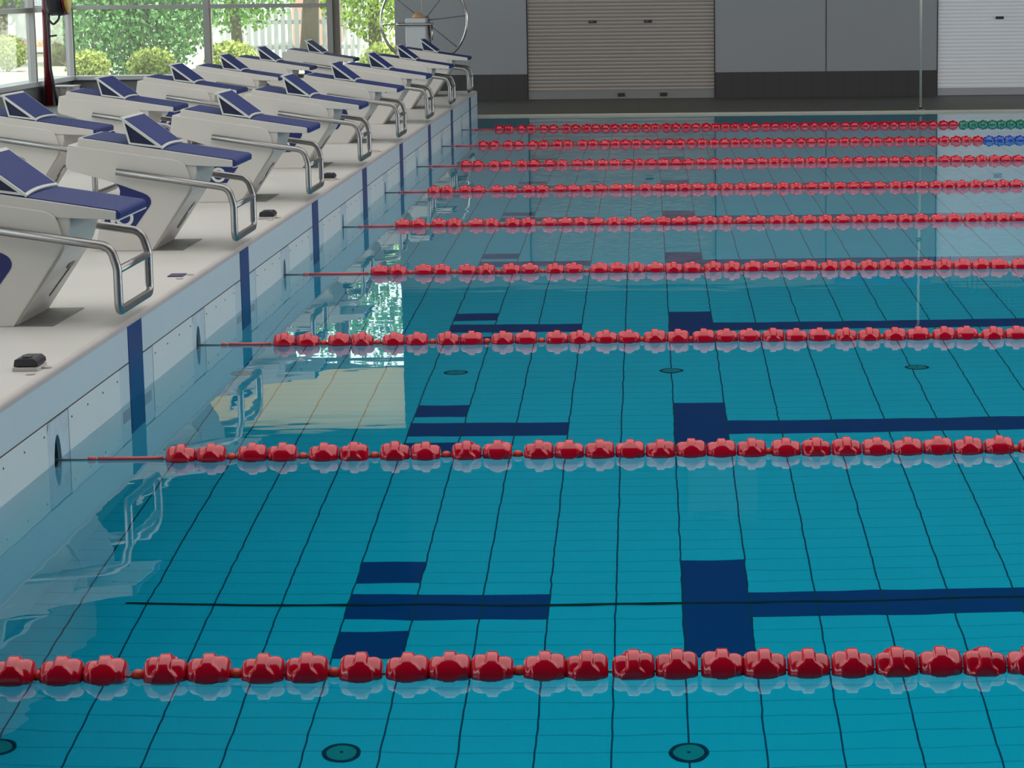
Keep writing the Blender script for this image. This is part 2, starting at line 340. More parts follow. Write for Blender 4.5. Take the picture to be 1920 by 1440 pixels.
# ------------------------------------------------------------------ starting block
def make_block(label, group):
    t = thing('starting_block', label, 'starting block', (0, 0, H), group)
    z = lambda p: [(x, q-H) for x, q in p]
    # body: core plus two side cheeks
    arc = [(-.556+.046*math.cos(a), .562+.046*math.sin(a)) for a in [math.radians(d) for d in (75, 50, 25, 0, -25, -50, -75, -95)]]
    rear = [(-.738, .778), (-.752, .690), (-.748, .672), (-.735, .663)]
    low = arc + [(-.600, .46), (-.640, H)]
    core = z([(-.16, .690), (-.162, .64), (-.172, .606), (-.186, .565), (-.205, .530), (-.368, H)]) + z(low[::-1]) + z(rear[::-1]) + z([(-.70, .770)])
    bm = new_bm(); prism(bm, core, -.236, .236)
    side = z([(-.27, .7075), (-.248, .7035), (-.228, .695), (-.211, .680), (-.200, .655), (-.193, .62), (-.190, .59), (-.193, .570), (-.205, .548), (-.376, H)]) + z(low[::-1]) + z(rear[::-1])
    prism(bm, side, -.250, -.235); prism(bm, side, .235, .250)
    body = obj('body', bm, M['white'], t, bevel=.0045)
    # platform
    prof = z([(-.692, .806), (-.688, .809), (-.002, .7005), (.004, .697), (.004, .672), (.000, .669), (-.205, .6785), (-.27, .70), (-.70, .765)])
    bm = new_bm(); prism(bm, prof, -.241, .241); obj('platform', bm, M['white'], t, bevel=.003)
    top = lambda x: .809 - (.1081/.686)*(x+.688)
    tp = z([(-.672, top(-.672)+.0035), (.004, top(.004)+.0035), (.013, top(.012)-.001), (.0165, top(.012)-.009), (.0135, .671), (.0045, .671), (.0045, top(.004)-.006), (-.672, top(-.672)-.004)])
    bm = new_bm(); prism(bm, tp, -.232, .232); box(bm, .0045, .0135, -.241, .241, .672-H, top(.005)-.004-H)
    obj('tread_mat', bm, M['mat'], t)
    bm = new_bm(); box(bm, .003, .0145, -.241, .241, .6665-H, .6715-H); obj('front_edging', bm, M['frame'], t)
    # footrest wedge
    A, B, C_ = Vector((-.494, .895)), Vector((-.464, .777)), Vector((-.309, .7565))
    fr = thing_part('footrest', t)
    bm = new_bm()
    def tri_frame(y0, y1):
        out = [A, B, C_]
        def inset(d):
            cen = []
            n = 3
            for i in range(n):
                p, q, r = out[i-1], out[i], out[(i+1) % n]
                d1, d2 = (p-q).normalized(), (r-q).normalized(); bis = (d1+d2).normalized(); s = math.sin(d1.angle(d2)/2)
                cen.append(q + bis*(d/s))
            return cen
        inn = inset(.0085)
        for i in range(3):
            j = (i+1) % 3
            prism(bm, [(out[i].x, out[i].y-H), (out[j].x, out[j].y-H), (inn[j].x, inn[j].y-H), (inn[i].x, inn[i].y-H)], y0, y1)
        return inn
    inn = tri_frame(-.236, -.222); tri_frame(.222, .236)
    obj('side_frame', bm, M['frame'], fr)
    bm = new_bm()
    prism(bm, [(p.x, p.y-H) for p in inn], -.229, -.227); obj('side_infill', bm, M['infill'], fr)
    bm = new_bm(); prism(bm, [(p.x, p.y-H) for p in inn], .227, .229); obj('side_infill', bm, M['infill'], fr)
    # sloping plate with a bowed front lip
    d = (C_-A); L = d.length; d.normalize(); nrm = Vector((-d.y, d.x)); nrm = nrm if nrm.y > 0 else -nrm
    def plate(bm, u0, bow, w, h0, h1, nu=1, nv=12, uin=0):
        g = []
        for j in range(nv+1):
            v = -w + 2*w*j/nv
            ue = L - uin - bow*(1-(v/.236)**2)
            row = []
            for (u, h) in ((u0, h0), (ue, h0), (ue, h1), (u0, h1)):
                p = A + d*u + nrm*h; row.append(bm.verts.new((p.x, v, p.y-H)))
            g.append(row)
        for a, b in zip(g, g[1:]):
            for q in range(4): bm.faces.new((a[q], a[(q+1) % 4], b[(q+1) % 4], b[q]))
        bm.faces.new(g[0]); bm.faces.new(g[-1][::-1])
    bm = new_bm(); plate(bm, -.004, .011, .236, -.006, .003); tube(bm, [(A.x-.003, -.236, A.y-H-.003), (A.x-.003, .236, A.y-H-.003)], .007, 10)
    obj('plate_frame', bm, M['frame'], fr)
    bm = new_bm(); plate(bm, .012, .011, .222, .0031, .0045, uin=.012); obj('plate_mat', bm, M['mat'], fr)
    # grab rail
    rr = .0158
    def side_rail(s):
        y = s*.272
        return [(-.520, y, .6555-H), (-.035, y, .5795-H), (.006, y, .540-H), (.006, y, .345-H)]
    a = fillet([(-.520, -.272, .656-H), (-.015, -.272, .578-H), (.007, -.272, .50-H), (.007, -.272, .347-H), (.007, .272, .347-H), (.007, .272, .50-H), (-.015, .272, .578-H), (-.520, .272, .656-H)], [.055, .09, .035, .035, .09, .055], 7)
    bm = new_bm(); tube(bm, a, rr, 14); obj('grab_rail', bm, M['steel'], t)
    bm = new_bm(); tube(bm, [(.006, -.272, .492-H), (.006, .272, .492-H)], .0135, 12); obj('rail_crossbar', bm, M['steel'], t)
    # logo panel and ring on the near side
    yl = -.2505
    lp = [(-.527, .601), (-.405, .556), (-.388, .547), (-.376, .535), (-.371, .520), (-.373, .506), (-.380, .494), (-.450, .400), (-.596, .400), (-.575, .470), (-.545, .508), (-.524, .524), (-.513, .545), (-.510, .566), (-.515, .585)]
    bm = new_bm(); prism(bm, z(lp), yl-.0012, yl); lg = obj('side_panel', bm, M['logo'], t)
    bm = new_bm(); n = 28
    o_ = [(-.495+.041*math.cos(2*PI*k/n), .4445+.041*math.sin(2*PI*k/n)) for k in range(n)]; i_ = [(-.495+.0265*math.cos(2*PI*k/n), .4445+.0265*math.sin(2*PI*k/n)) for k in range(n)]
    for k in range(n):
        j = (k+1) % n; prism(bm, z([o_[k], o_[j], i_[j], i_[k]]), yl-.002, yl-.0012)
    lathe(bm, [(.012, yl-.002), (.012, yl-.0012)], 14, axis='Y', c=(-.5475, 0, .4315-H))
    obj('ring_emblem', bm, M['frame'], lg)
    # worn plate in front of the foot, screws under the platform
    bm = new_bm(); box(bm, -.372, -.236, -.245, .245, 0, .003); obj('foot_plate', bm, M['dplate'], t)
    bm = new_bm()
    for y in (-.12, .12): lathe(bm, [(.008, .664-H), (.008, .674-H)], 10, c=(-.09, y, 0))
    obj('screw', bm, M['steel'], t)
    return t
def thing_part(name, parent):
    o = bpy.data.objects.new(name, None); COL.objects.link(o); o.parent = parent; o.empty_display_size = .1; return o
def number_mesh(digit):
    c = bpy.data.curves.new('lane_number', 'FONT'); c.body = str(digit); c.size = .215; c.extrude = .0008; c.align_x = 'CENTER'; c.align_y = 'CENTER'; c.resolution_u = 4
    o = bpy.data.objects.new('lane_number', c); COL.objects.link(o)
    bpy.context.view_layer.update()
    me = bpy.data.meshes.new_from_object(o.evaluated_get(bpy.context.evaluated_depsgraph_get()))
    bpy.data.objects.remove(o); bpy.data.curves.remove(c); me.materials.clear(); me.materials.append(M['number']); me.name = 'lane_number'
    return me
# the slanted front face: axis along +y is the digit's right, up the slope is its up
fu = Vector((-.205+.368, 0, .530-H)).normalized(); fx = Vector((0, 1, 0)); fn = fx.cross(fu)
def add_number(block, digit):
    o = bpy.data.objects.new('lane_number', number_mesh(digit)); COL.objects.link(o); o.parent = block
    base = Vector((-.368, 0, 0)); p = base + fu*.152 + fx*.075 + fn*.002
    mm = Matrix((fx, fu, fn)).transposed().to_4x4(); mm.translation = p; o.matrix_local = mm
ordn = ['nearest', 'second', 'third', 'fourth', 'fifth', 'sixth', 'seventh', 'eighth', 'ninth']
GF, GB = 'starting blocks in the front row at the pool edge', 'starting blocks in the back row on the bulkhead'
flab = ['starting block at the near end of the front row, seen only mirrored in the water',
        'starting block numbered 7, closest to the camera and cut off by the left picture edge',
        'white starting block numbered 6, directly behind block 7 in the front row',
        'starting block numbered 5, directly behind block 6 in the front row',
        'starting block fourth from the camera in the front row, behind block 5',
        'starting block fifth from the camera in the front row along the pool edge',
        'starting block sixth from the camera in the front row along the pool edge',
        'last but one starting block of the front row, in front of the big steel hoop',
        'farthest starting block of the front row, at the far end of the bulkhead']
proto = None
for k in range(9):
    y = ROPE0 + LANE*(k+.5)
    if proto is None:
        proto = make_block(flab[0], GF); b = proto; b.location = (0, y, H)
    else: b = dup(proto, (0, y, H), flab[k], GF)
    fblock = b
    if k == 0: blocks = []
    blocks.append((b, 8-k))
back = [(3.5, -1.183, 'starting block in the back row whose wedge touches the left picture edge'),
        (4.5, -1.212, 'starting block of the back row standing right of the red reel post'),
        (5.5, -1.208, 'third visible starting block from the left in the back row'),
        (6.5, -1.262, 'starting block of the back row whose wedge stands just right of the grey window mullion'),
        (7.5, -1.330, 'last but one starting block of the back row, before white picket fence'),
        (8.5, -1.204, 'farthest starting block of the back row, left of the brown window post')]
for n, dx, lab in back:
    b = dup(proto, (dx, ROPE0 + LANE*n, H), lab, GB); blocks.append((b, int(8.5-n)))
for b, d in blocks: add_number(b, d)

# ------------------------------------------------------------------ deck fittings at the lane ropes
def caps(t, dy=0):
    for dx, dy_ in ((.008, .02), (-.012, -.112)):
        bm = new_bm(); lathe(bm, [(.016, 0), (.016, .004), (.013, .006)], 14, c=(dx, dy_, 0)); obj('rope_cap', bm, M['cap'], t)
for k, kind in ((1, 'box'), (2, 'flat'), (3, 'box'), (4, 'box'), (5, 'open')):
    y = ropeY[k]+.015
    nm = {1: 'closest to the camera', 2: 'between blocks 7 and 6', 3: 'between blocks 6 and 5', 4: 'behind block 5', 5: 'fifth along'}[k]
    lab = {'box': {1: 'black timing button box on white base, on the deck before block 7', 3: 'black timing button box on the deck edge right of block 6', 4: 'smaller looking black timing button box on deck edge right of block 5'}.get(k),
           'flat': 'flat dark purple cover plate with two caps on the deck between blocks 7 and 6', 'open': 'open grey socket frame on the deck edge beyond the black timing boxes'}[kind]
    t = thing('timing_box' if kind == 'box' else 'deck_socket', lab, 'timing box' if kind == 'box' else 'socket', (-.035, y, H), 'deck fittings at the lane ropes')
    if kind == 'box':
        bm = new_bm(); box(bm, -.085, -.004, -.05, .075, 0, .012); obj('base', bm, M['cap'], t, bevel=.003)
        bm = new_bm(); prism(bm, [(-.082, .014), (-.078, .036), (-.062, .040), (-.018, .040), (-.006, .030), (-.004, .016)], -.045, .07); obj('housing', bm, M['black'], t, bevel=.003)
        bm = new_bm(); lathe(bm, [(.018, .0385), (.018, .044), (.014, .046)], 18, c=(-.045, -.018, 0)); obj('button', bm, M['black'], t)
    elif kind == 'flat':
        bm = new_bm(); box(bm, -.075, -.012, -.045, .055, 0, .004); obj('cover', bm, M['purple'], t)
    else:
        bm = new_bm(); box(bm, -.080, -.072, -.05, .06, 0, .01); box(bm, -.012, -.004, -.05, .06, 0, .01); box(bm, -.072, -.012, -.05, -.042, 0, .01); box(bm, -.072, -.012, .052, .06, 0, .01); obj('socket_frame', bm, M['cap'], t)
    caps(t)

# ------------------------------------------------------------------ lane ropes
def float_mesh(name, seed):
    bm = new_bm(); NX, NT = 26, 54; Lf = .0925
    xs = [-Lf/2 + Lf*i/NX for i in range(NX+1)]
    def sm(e0, e1, x): t = max(0, min(1, (x-e0)/(e1-e0))); return t*t*(3-2*t)
    rings = []
    for x in xs:
        ring = []
        ax = abs(x)
        for k in range(NT):
            th = 2*PI*k/NT
            side = sm(.74, .98, abs(math.cos(th)))                 # the yoke flares out at the water line
            w = .0125 + .015*side
            mid = 1 - sm(w, w+.0025, ax)
            t = (ax-.027)/.0195
            R = (.0425 if x > 0 else .0370) + .0015*math.cos(4*th)
            r = R*(1 - .24*t*t if t > 0 else 1 - .10*t*t)
            r = r*(1-mid) + (.0505 - .002*side)*mid
            r *= 1 - .16*sm(Lf/2-.004, Lf/2, ax)
            r *= .93; ring.append(bm.verts.new((x, r*math.cos(th), r*math.sin(th))))
        rings.append(ring)
    for a, b in zip(rings, rings[1:]):
        for k in range(NT):
            f = bm.faces.new((a[k], a[(k+1) % NT], b[(k+1) % NT], b[k])); f.smooth = True
    bm.faces.new(rings[0][::-1]); bm.faces.new(rings[-1])
    bmesh.ops.recalc_face_normals(bm, faces=bm.faces[:])
    me = bpy.data.meshes.new(name); bm.to_mesh(me); bm.free(); return me
FM = {}
for c in ('red', 'green', 'blue'):
    FM[c] = float_mesh('float', 0); FM[c].materials.append(M[c])
bm = new_bm(); lathe(bm, [(.004, -.016), (.012, -.010), (.015, 0), (.012, .010), (.004, .016)], 14, axis='X'); bmesh.ops.recalc_face_normals(bm, faces=bm.faces[:])
BM_ = bpy.data.meshes.new('bead'); bm.to_mesh(BM_); bm.free(); BM_.materials.append(M['bead'])
start = [.33, .349, .318, .447, .324, .307, .36, .337, .339]
rlab = ['red lane rope closest to the camera, crossing the bottom of the picture',
        'red lane rope second from the camera, its sleeve meeting the wall before block 7',
        'red lane rope third from the camera, crossing the bright window reflection',
        'red lane rope fourth from the camera, lying just above the dark beam reflection',
        'red lane rope fifth from the camera, the middle one of nine',
        'red lane rope sixth from the camera, fourth from the far side',
        'red lane rope third from the far side, red over its whole visible length',
        'second farthest lane rope, red then turning blue at its right end',
        'farthest lane rope, red then turning green at its right end']
for k, y in enumerate(ropeY):
    rnd = random.Random(50+k)
    xe = 1.8838 + 702.4*(y+.3)/F + 2.3
    t = thing('lane_rope', rlab[k], 'lane rope', (0, y, .004), 'lane ropes across the pool')
    bm = new_bm(); tube(bm, [(-.085, 0, -.002), (xe, 0, 0)], .0035, 8); obj('cable', bm, M['wire'], t)
    bm = new_bm(); tube(bm, [(.13, 0, 0), (start[k]-.012, 0, 0)], .0065, 10); lathe(bm, [(.006, .098), (.008, .105), (.008, .115), (.006, .122)], 10, axis='X'); obj('sleeve', bm, M['cable'], t)
    x = start[k] + .046; i = 0
    if k == 0:
        lay = [.40, .495, .599, .694, .826, .920, 1.038, 1.133, 1.251, 1.352, 1.443, 1.536, 1.650, 1.742, 1.843, 1.937, 2.036, 2.128]
        beads = [.452, .765, .978, 1.192, 1.595, .547]
        while lay[-1] < xe: lay.append(lay[-1]+.0955)
    else:
        lay = []; beads = []; j = 0
        while x < xe:
            lay.append(x); j += 1
            loose = x < start[k] + 1.25 - .06*k
            step = .0955
            if j % 2 == 0:
                g = .034 if loose else (.012 if rnd.random() < .6 else 0)
                if loose or g: beads.append(x + .0475 + g/2)
                step += g
            x += step + rnd.uniform(0, .002)
    for x in lay:
        c = 'red'
        if x > 5.0: c = "green" if k == 8 else "blue"
        o = bpy.data.objects.new('float', FM[c]); COL.objects.link(o); o.parent = t
        o.location = (x, 0, rnd.uniform(-.002, .001)); o.rotation_euler = (rnd.uniform(-.42, .42), 0, PI if rnd.random() < .5 else 0)
        if c != 'red': o['label'] = c + ' float'
    for x in beads:
        o = bpy.data.objects.new('bead', BM_); COL.objects.link(o); o.parent = t; o.location = (x, 0, 0)

# ------------------------------------------------------------------ far wall with its shutters
YW = 31.1
D1 = (.396, 2.748); D2 = (5.516, 7.87); ZD = 2.19; XL = -1.245
bm = new_bm()
for a, b_ in ((XL, D1[0]), (D1[1], D2[0]), (D2[1], 40)): box(bm, a, b_, YW, YW+.3, .34, ZD)
box(bm, D1[0], D1[1], YW+.12, YW+.3, ZC, ZD); box(bm, D2[0], D2[1], YW+.12, YW+.3, ZC, ZD)
struct('wall_back', bm, M['wall'], 'plain grey far wall of the hall', 'wall')
bm = new_bm()
for a, b_ in ((XL, D1[0]), (D1[1], D2[0]), (D2[1], 40)): box(bm, a, b_, YW-.012, YW+.3, ZC, .34)
struct('baseboard_back', bm, M['dado'], 'charcoal tiled dado along the foot of the grey far wall', 'dado')
bm = new_bm(); box(bm, XL, 40, YW, YW+.3, ZD, 7.2); struct('wall_back_upper', bm, M['upper'], 'dark upper part of the far wall', 'wall')
bm = new_bm(); box(bm, XL, 40, YW-.06, YW, ZD-.01, ZD+.16); struct('trim_2', bm, M['beam'], 'grey lintel beam above the shutters', 'beam')
bm = new_bm(); box(bm, 4.128, 4.138, YW-.004, YW, .34, ZD); struct('trim_3', bm, M['joint'], 'thin dark panel joint in the far wall', 'joint')
bm = new_bm(); box(bm, 4.25, 5.45, YW-.09, YW-.06, ZD+.0, ZD+.15); tag(obj('wall_sign', bm, M['sign']), 'blue sign strip on the beam, seen mirrored in the water', 'sign')
for i, (d, m1, m2, lab) in enumerate(((D1, M['shutter_tan'], M['rail_grey'], 'dull zinc roller shutter in the middle of the far wall'), (D2, M['shutter_white'], M['rail_grey2'], 'bright pale roller shutter at the right of the far wall'))):
    bm = new_bm(); p = .0455; n = int((ZD-.115)/p)+1; ys = YW+.035
    prof = []
    for q in range(n):
        z0 = .115 + q*p
        for u, dy in ((0, .0), (.10, -.0013), (.3, -.0026), (.5, -.0030), (.7, -.0026), (.90, -.0013)): prof.append((ys+dy, min(z0+u*p, ZD)))
    prof.append((ys, ZD))
    a = [bm.verts.new((d[0]+.012, y, z)) for y, z in prof]; b_ = [bm.verts.new((d[1]-.012, y, z)) for y, z in prof]
    a2 = [bm.verts.new((d[0]+.012, ys+.02, z)) for y, z in (prof[0], prof[-1])]; b2 = [bm.verts.new((d[1]-.012, ys+.02, z)) for y, z in (prof[0], prof[-1])]
    for q in range(len(prof)-1): bm.faces.new((a[q], a[q+1], b_[q+1], b_[q]))
    bm.faces.new((a2[0], b2[0], b2[1], a2[1])); bm.faces.new((a[0], b_[0], b2[0], a2[0])); bm.faces.new((a[-1], a2[1], b2[1], b_[-1]))
    dr = obj('door_%d' % (i+1), bm, m1); dr['kind'] = 'structure'; dr['label'] = lab; dr['category'] = 'shutter'
    bm = new_bm(); box(bm, d[0]+.012, d[1]-.012, ys-.018, ys+.012, ZC+.005, .117); obj('bottom_rail', bm, m2, dr)
    bm = new_bm(); box(bm, d[0], d[0]+.012, YW-.004, YW+.06, ZC, ZD); box(bm, d[1]-.012, d[1], YW-.004, YW+.06, ZC, ZD); box(bm, d[0], d[1], YW+.02, YW+.06, ZC, ZC+.006); obj('guide_channel', bm, M['joint'], dr)
    for hx in ((1.221, 1.912) if i == 0 else (6.30, 6.99)):
        bm = new_bm(); box(bm, hx-.05, hx+.05, ys-.022, ys-.008, .965, .997); h = obj('latch', bm, M['joint'], dr)
        bm = new_bm(); box(bm, hx-.035, hx+.005, ys-.030, ys-.022, .972, .990); obj('latch_lever', bm, M['chrome'], h)
    for hx in ((1.569, 2.10) if i == 0 else (6.69,)):
        bm = new_bm(); box(bm, hx-.045, hx+.045, ys-.03, ys-.018, .05, .095); obj('lock_plate', bm, M['joint'], dr)

bm = new_bm(); box(bm, 2.36, 3.26, YW-.035, YW-.005, 4.62, 5.32); tag(obj('sign_board', bm, mat('dull_grey_board', (.10, .105, .11), .6)), 'plain grey board high on the far wall, seen only as a faint mirror image', 'board')
# ------------------------------------------------------------------ window walls at the left
YG, XG = 32.8, -5.70
ZS, ZG = .315, 3.6
bm = new_bm(); box(bm, XG, XL+.3, YG, YG+.2, -.3, ZS-.055); struct('wall_back_left', bm, M['clad'], 'grey clad wall under the far windows', 'wall')
bm = new_bm(); box(bm, XG, XL+.3, YG-.07, YG+.2, ZS-.055, ZS); struct('trim_4', bm, M['sill'], 'pale sill under the far windows', 'sill', bevel=.004)
bm = new_bm(); box(bm, XG, XL, YG+.05, YG+.056, ZG, 4.45); struct('window_3', bm, M['blind'], 'upper far window closed by a glowing beige blind', 'window blind')
bm = new_bm(); box(bm, XG-.3, XL+.3, YG, YG+.2, 4.45, 7.2); struct('wall_back_left_upper', bm, M['upper'], 'dark upper wall over the far windows', 'wall')
bm = new_bm(); box(bm, XL, XL+.3, YW+.3, YG+.25, -.3, 7.2); struct('wall_return', bm, M['wall'], 'grey return wall beside the far windows', 'wall')
win = new_bm()
def vbar(b, x0, x1, m=0): box(b, x0, x1, YG-.05, YG+.05, ZS, ZG, m)
box(win, XG, -2.31, YG-.045, YG+.045, 1.178, 1.232)
vbar(win, -3.925, -3.845); vbar(win, XG, XG+.05); box(win, XG, XL, YG-.05, YG+.05, ZG-.08, ZG)
box(win, -2.30, -2.225, YG-.06, YG+.06, ZS-.02, ZG)
w1 = struct('window_1', win, M['alu'], 'far window with grey frame bars looking onto trees', 'window')
bm = new_bm(); box(bm, -2.225, -2.135, YG-.03, YG+.12, ZS-.02, ZG); obj('brown_post', bm, M['alu_dark'], w1)
bm = new_bm(); box(bm, -3.845, -3.825, YG-.02, YG+.05, ZS, ZG); obj('frame_edge', bm, M['beige'], w1)
bm = new_bm()
for a, b_ in ((XG+.05, -3.925), (-3.845, -2.30)):
    box(bm, a, b_, YG+.008, YG+.012, ZS, 1.178); box(bm, a, b_, YG+.008, YG+.012, 1.232, ZG-.08)
box(bm, -2.135, XL, YG+.008, YG+.012, ZS, ZG-.08)
obj('window_pane', bm, M['glass'], w1)
# left side wall with its row of windows
bm = new_bm(); box(bm, XG-.2, XG, -6, YG+.2, -.3, ZS-.055); struct('wall_left', bm, M['clad'], 'grey clad wall under the left windows', 'wall')
bm = new_bm(); box(bm, XG-.2, XG+.06, -6, YG-.07, ZS-.055, ZS+.005); struct('trim_6', bm, M['sill'], 'pale sill under the left windows', 'sill', bevel=.004)
bm = new_bm(); box(bm, XG-.2, XG, -6, YG, ZG, 7.2); struct('wall_left_upper', bm, M['beige'], 'upper wall above the left windows', 'wall')
bm = new_bm(); ys = [30.77 - 2.05*q for q in range(-1, 18)]
for y in ys: box(bm, XG-.05, XG+.05, y-.035, y+.035, ZS, ZG)
box(bm, XG-.045, XG+.045, -6, YG-.05, 1.165, 1.225); box(bm, XG-.05, XG+.05, -6, YG-.05, ZG-.08, ZG)
w2 = struct('window_2', bm, M['alu'], 'row of grey framed windows along the left wall', 'window')
bm = new_bm(); yy = [YG-.05] + ys[1:] + [-6]
for a, b_ in zip(yy, yy[1:]):
    box(bm, XG-.012, XG-.008, b_+.035, a-.035, ZS, 1.165); box(bm, XG-.012, XG-.008, b_+.035, a-.035, 1.225, ZG-.08)
obj('window_pane', bm, M['glass'], w2)
# low corrugated wall in the far left corner
bm = new_bm(); pts = []
x = XG+.06; xe = -5.30; q = 0
pr = []
while x < xe: pr += [(x, 0), (x+.03, 0), (x+.04, -.012), (x+.07, -.012)]; x += .08
a = [bm.verts.new((px, 31.05+dy, ZC)) for px, dy in pr]; b_ = [bm.verts.new((px, 31.05+dy, .235)) for px, dy in pr]
for q in range(len(pr)-1): bm.faces.new((a[q], a[q+1], b_[q+1], b_[q]))
box(bm, XG+.06, xe, 31.06, 31.5, ZC, .235); box(bm, XG+.05, xe+.01, 31.03, 31.52, .235, .25)
tag(obj('low_wall', bm, M['lowwall']), 'low pale corrugated wall in the far left corner under the windows', 'low wall')

# ------------------------------------------------------------------ hall shell out of view
bm = new_bm(); box(bm, -5.95, 40, -6, 33.1, 7.2, 7.4); struct('ceiling', bm, M['ceil'], 'dark ceiling of the hall', 'ceiling')
bm = new_bm(); box(bm, -5.9, 40, -6.2, -6, -.3, 7.4); struct('wall_near', bm, M['upper'], 'wall of the hall behind the camera', 'wall')
bm = new_bm(); box(bm, 40, 40.2, -6, 33.2, -.3, 7.4); struct('wall_right', bm, M['wall'], 'end wall of the hall at the right', 'wall')

# ------------------------------------------------------------------ backstroke flag pole and flags
t = thing('flag_pole', 'thin pale steel pole standing on the far pool edge before the grey wall', 'pole', (4.955, YF+.10, ZC))
bm = new_bm(); tube(bm, [(0, 0, .002), (-.012, 0, 2.6)], .0145, 12); obj('pole', bm, M['polepaint'], t)
bm = new_bm(); lathe(bm, [(.05, .004), (.05, .010), (.024, .018), (.02, .03)], 16); obj('base_collar', bm, M['chrome'], t)
bm = new_bm(); tube(bm, [(-.04, -.015, 1.42), (.02, -.015, 1.42)], .012, 8); obj('cleat', bm, M['black'], t)
t = thing('flag_line', 'line of dark pennants strung high over the pool, seen mirrored at right', 'pennant line', (4.945, YF+.08, 1.80))
end = Vector((2.75, -24.9, .05)); P = [end*(q/24) + Vector((0, 0, -.22*4*(q/24)*(1-q/24))) for q in range(25)]
bm = new_bm(); tube(bm, P, .006, 6); obj('cord', bm, M['pennant'], t)
def along(u): return end*u + Vector((0, 0, -.22*4*u*(1-u)))
for u in [.02, .045, .06, .092, .10, .108, .145, .152, .16, .168, .21, .222, .228, .26, .268, .275, .285, .33, .34, .35, .39, .40, .41, .45]:
    p = along(u); hh = random.uniform(.20, .30)
    bm = new_bm(); vs = [bm.verts.new(p + Vector(v)) for v in ((.0, -.05, 0), (.0, .05, 0), (.004, 0, -hh), (.006, -.05, 0), (.006, .05, 0), (.009, 0, -hh))]
    bm.faces.new(vs[:3]); bm.faces.new(vs[3:][::-1])
    for i, j in ((0, 1), (1, 2), (2, 0)): bm.faces.new((vs[i], vs[j], vs[j+3], vs[i+3]))
    obj('pennant', bm, M['pennant'], t)

# ------------------------------------------------------------------ storage hoop and pedestal beyond the bulkhead
t = thing('storage_reel', 'big round steel hoop with thin spokes before the grey wall', 'reel', (-.775, 29.9, ZC))
cz = 1.035-ZC; R = .515
bm = new_bm(); tube(bm, [(R*math.cos(2*PI*k/64), 0, cz+R*math.sin(2*PI*k/64)) for k in range(65)], .0165, 10, cap=False); obj('hoop', bm, M['chrome'], t)
for q in range(8):
    a = math.radians(6 + 45*q)
    bm = new_bm(); tube(bm, [(.04*math.cos(a), 0, cz+.04*math.sin(a)), (R*math.cos(a), 0, cz+R*math.sin(a))], .0075, 8); obj('spoke', bm, M['pocket'] if q != 2 else M['cap'], t)
bm = new_bm(); lathe(bm, [(.05, -.05), (.05, .35)], 18, axis='Y', c=(0, 0, cz)); obj('hub', bm, M['steel'], t)
bm = new_bm()
for s in (-1, 1): tube(bm, [(s*.07, .34, .004), (s*.02, .34, cz)], .02, 10)
obj('stand', bm, M['steel'], t)
t = thing('pedestal', 'white pedestal box with chrome bar, in front of the big steel hoop', 'pedestal', (-.81, 29.3, ZC))
bm = new_bm(); box(bm, -.118, .118, -.14, .14, 0, 1.055); obj('column', bm, M['pedw'], t, bevel=.012)
bm = new_bm(); tube(bm, fillet([(-.21, .16, .985), (-.21, -.165, .985), (.175, -.165, .985), (.175, .16, .985)], .03), .017, 12); tube(bm, [(-.21, .16, .985), (.175, .16, .985)], .012, 10); tube(bm, [(.175, .05, .985), (.175, .05, .80), (.10, .05, .80)], .012, 10); obj('chrome_bar', bm, M['chrome'], t)
bm = new_bm(); lathe(bm, [(.065, 1.056), (.065, 1.075), (.045, 1.105), (.02, 1.115)], 18, c=(.02, 0, 0)); obj('tan_cap', bm, M['orange'], t)

# ------------------------------------------------------------------ red post with cable reel
t = thing('cable_reel', 'dark red post carrying a black cable reel before the left windows', 'cable reel', (-5.565, 30.95, ZC))
bm = new_bm(); tube(bm, [(.0, 0, 0), (.03, 0, 1.9)], .050, 14); obj('post', bm, M['postred'], t)
zc = 1.39-ZC
bm = new_bm(); lathe(bm, [(.06, .075), (.06, .08), (.262, .085), (.27, .10), (.266, .15), (.27, .20), (.262, .26), (.06, .265)], 26, axis='X', c=(0, -.02, zc)); obj('cable_drum', bm, M['black'], t)
bm = new_bm(); lathe(bm, [(.02, .275), (.255, .275), (.255, .295), (.02, .295)], 30, axis='X', c=(0, -.02, zc)); obj('flange', bm, M['postred'], t)
bm = new_bm(); lathe(bm, [(.02, .2955), (.235, .2955), (.235, .301), (.02, .301)], 30, axis='X', c=(0, -.02, zc)); obj('flange_face', bm, M['yellow'], t)
bm = new_bm(); tube(bm, [(-.04, -.02, zc), (.30, -.02, zc)], .03, 12); obj('axle', bm, M['postred'], t)
bm = new_bm(); tube(bm, fillet([(.045, -.05, 1.6), (.05, -.06, 1.0), (.055, -.06, .45), (.09, -.05, .2), (.115, -.05, .004)], .2), .018, 10); tube(bm, fillet([(.06, -.08, 1.20), (.07, -.09, 1.06), (.12, -.09, .99), (.19, -.09, 1.06), (.21, -.08, 1.14)], .06), .014, 8); obj('cable', bm, M['black'], t)
bm = new_bm(); tube(bm, [(.055, -.06, .855), (.16, -.10, .865)], .012, 8); obj('hook', bm, M['black'], t)

